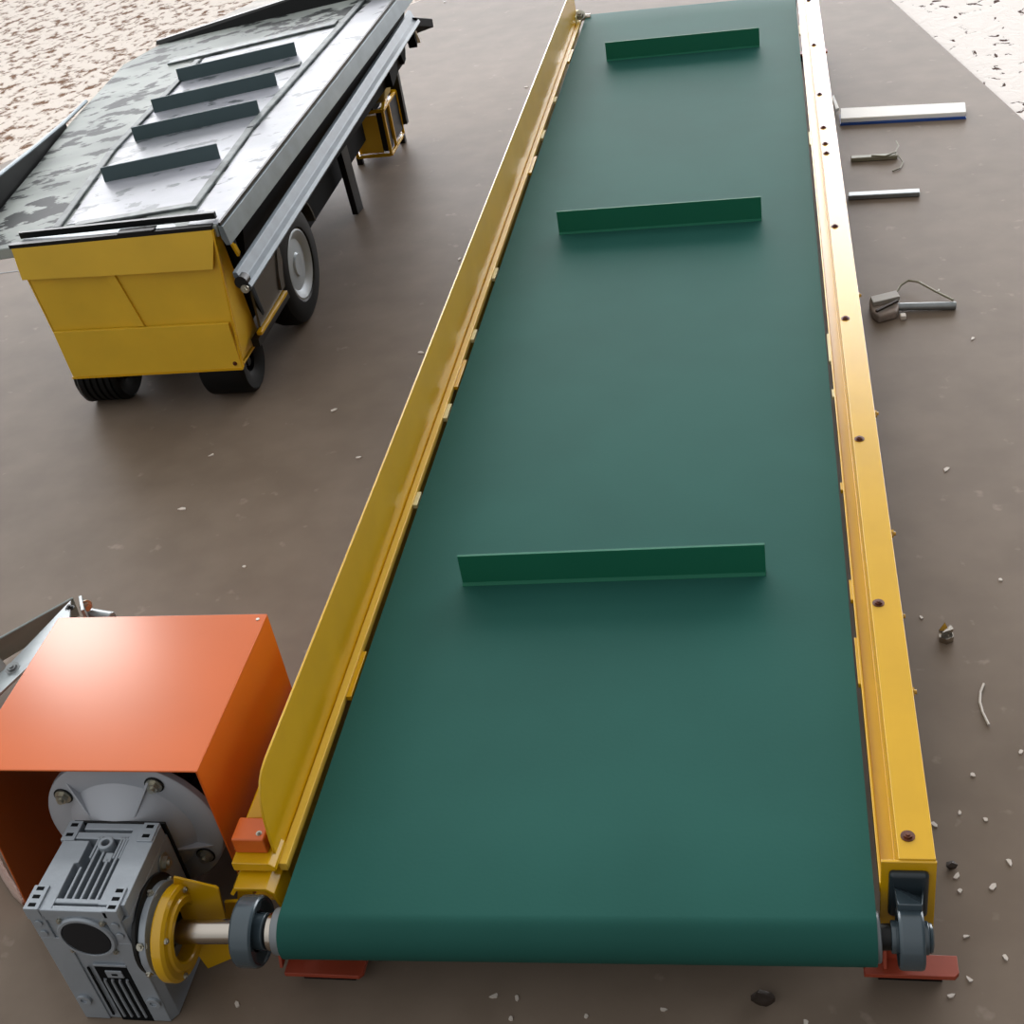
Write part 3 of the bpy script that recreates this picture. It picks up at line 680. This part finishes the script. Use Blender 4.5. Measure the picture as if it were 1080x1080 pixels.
# weathered sheet on the pale ground behind the old conveyor
b = MB()
b.prism([(-2.55, 5.30, G-.02), (-2.10, 5.45, G-.02), (-1.95, 5.62, G-.02), (-2.05, 5.95, G-.02), (-2.30, 5.90, G-.02)], (0, 0, .05))
tag(b.build('weathered_board', 'sheet', bevel=.012), 'weathered grey board on the pale ground behind the old conveyor', 'board')

# pale flakes on the floor
chips = [(-.644, 4.039), (-.634, 2.506), (-.64, 1.939), (-.689, 1.441), (-.845, 1.033), (-1.071, 1.256), (-1.077, 1.482), (-.81, 1.664),
         (.534, .225), (.532, .250), (.532, .146), (.581, .233), (.308, .0), (.501, .050), (.53, .076), (.511, .348), (.588, .359), (.551, .371),
         (-.128, .02), (-.096, .018), (-.1, -.015), (.636, 1.301), (.756, 1.845), (.581, .114), (.69, .934), (.539, .83), (-1.245, 5.44), (-.514, -.013), (.007, -.006), (.113, .01), (.61, .28), (.66, .5), (.58, .45)]
protos = []
for k in range(4):
    b = MB(); n_ = 6; r = random.uniform(.0026, .0042)
    poly = [(r*random.uniform(.6, 1.5)*math.cos(2*PI*i/n_)*1.5, r*random.uniform(.6, 1.2)*math.sin(2*PI*i/n_), 0) for i in range(n_)]
    b.prism(poly, (0, 0, .0022)); protos.append(b.build('paint_chip', 'chip'))
    tag(protos[-1], 'tiny pale chip of paint on the brown floor', 'debris', 'pale chips scattered on the floor')
for i, (x, y) in enumerate(chips):
    o = protos[i] if i < 4 else protos[i % 4].copy()
    if i >= 4: COL.objects.link(o)
    o.location = (x, y, G); o.rotation_euler = (0, 0, random.uniform(0, 6)); k = random.uniform(.7, 1.15)*(1.6 if y > 1.2 else 1); o.scale = (k, k, 1)

# ------------------------------------------------------------------ camera
q = (1385.32, .614313, -.253153, -.181651, .305271, -1.058164, 1.446260)
p_, yw, rl = q[1:4]
fw = V((math.cos(p_)*math.sin(yw), math.cos(p_)*math.cos(yw), -math.sin(p_)))
rt = V((math.cos(yw), -math.sin(yw), 0)); up = rt.cross(fw)
r2 = math.cos(rl)*rt + math.sin(rl)*up; u2 = -math.sin(rl)*rt + math.cos(rl)*up
cam = bpy.data.cameras.new('camera'); co = bpy.data.objects.new('camera', cam); COL.objects.link(co)
cam.sensor_width = 36; cam.lens = q[0]/1080*36; cam.clip_start = .02
m = Matrix((r2, u2, -fw)).transposed().to_4x4(); m.translation = V(q[4:7]); co.matrix_world = m
bpy.context.scene.camera = co

# ------------------------------------------------------------------ light: bright open end of the shed ahead, dim roof overhead
w = bpy.data.worlds.new('world'); bpy.context.scene.world = w; w.use_nodes = True
N = w.node_tree.nodes; L = w.node_tree.links
tc = N.new('ShaderNodeTexCoord'); sx = N.new('ShaderNodeSeparateXYZ'); L.new(tc.outputs['Generated'], sx.inputs[0])
def rng(sock, a, b_, c, d):
    n_ = N.new('ShaderNodeMapRange'); n_.interpolation_type = 'SMOOTHSTEP'
    for i, x in zip((1, 2, 3, 4), (a, b_, c, d)): n_.inputs[i].default_value = x
    L.new(sock, n_.inputs[0]); return n_.outputs[0]
fy = rng(sx.outputs['Y'], .40, .88, 0, 1); fz = rng(sx.outputs['Z'], .42, .545, 1, 0)
mu = N.new('ShaderNodeMath'); mu.operation = 'MULTIPLY'; L.new(fy, mu.inputs[0]); L.new(fz, mu.inputs[1])
mx = N.new('ShaderNodeMix'); mx.data_type = 'RGBA'
top = rng(sx.outputs['Z'], .05, .9, .56, 1.04)
bk = rng(sx.outputs['X'], -.1, .6, 1.0, .15)
mb = N.new('ShaderNodeMath'); mb.operation = 'MULTIPLY'; L.new(top, mb.inputs[0]); L.new(bk, mb.inputs[1])
L.new(mb.outputs[0], mx.inputs[6]); mx.inputs[7].default_value = (8.2, 8.2, 8.4, 1)
L.new(mu.outputs[0], mx.inputs['Factor']); L.new(mx.outputs[2], N['Background'].inputs['Color'])
N['Background'].inputs['Strength'].default_value = 1

al = bpy.data.lights.new('cover_highlight_lamp', 'AREA'); al.shape = 'RECTANGLE'; al.size = .6; al.size_y = .5; al.energy = 27; al.color = (1, .98, .95)  # unseen lamp, added to give the highlight on the orange cover top
ao = bpy.data.objects.new('cover_highlight_lamp', al); COL.objects.link(ao)
d = V((-.535, .705, .60)).normalized(); pos = V((-.86, .42, .14)) + d*6
ao.location = pos; ao.rotation_euler = (-d).to_track_quat('-Z', 'Y').to_euler()

sc = bpy.context.scene
sc.view_settings.view_transform = 'Standard'; sc.view_settings.look = 'None'; sc.view_settings.gamma = 1
sc.view_settings.exposure = 0; sc.view_settings.use_curve_mapping = False
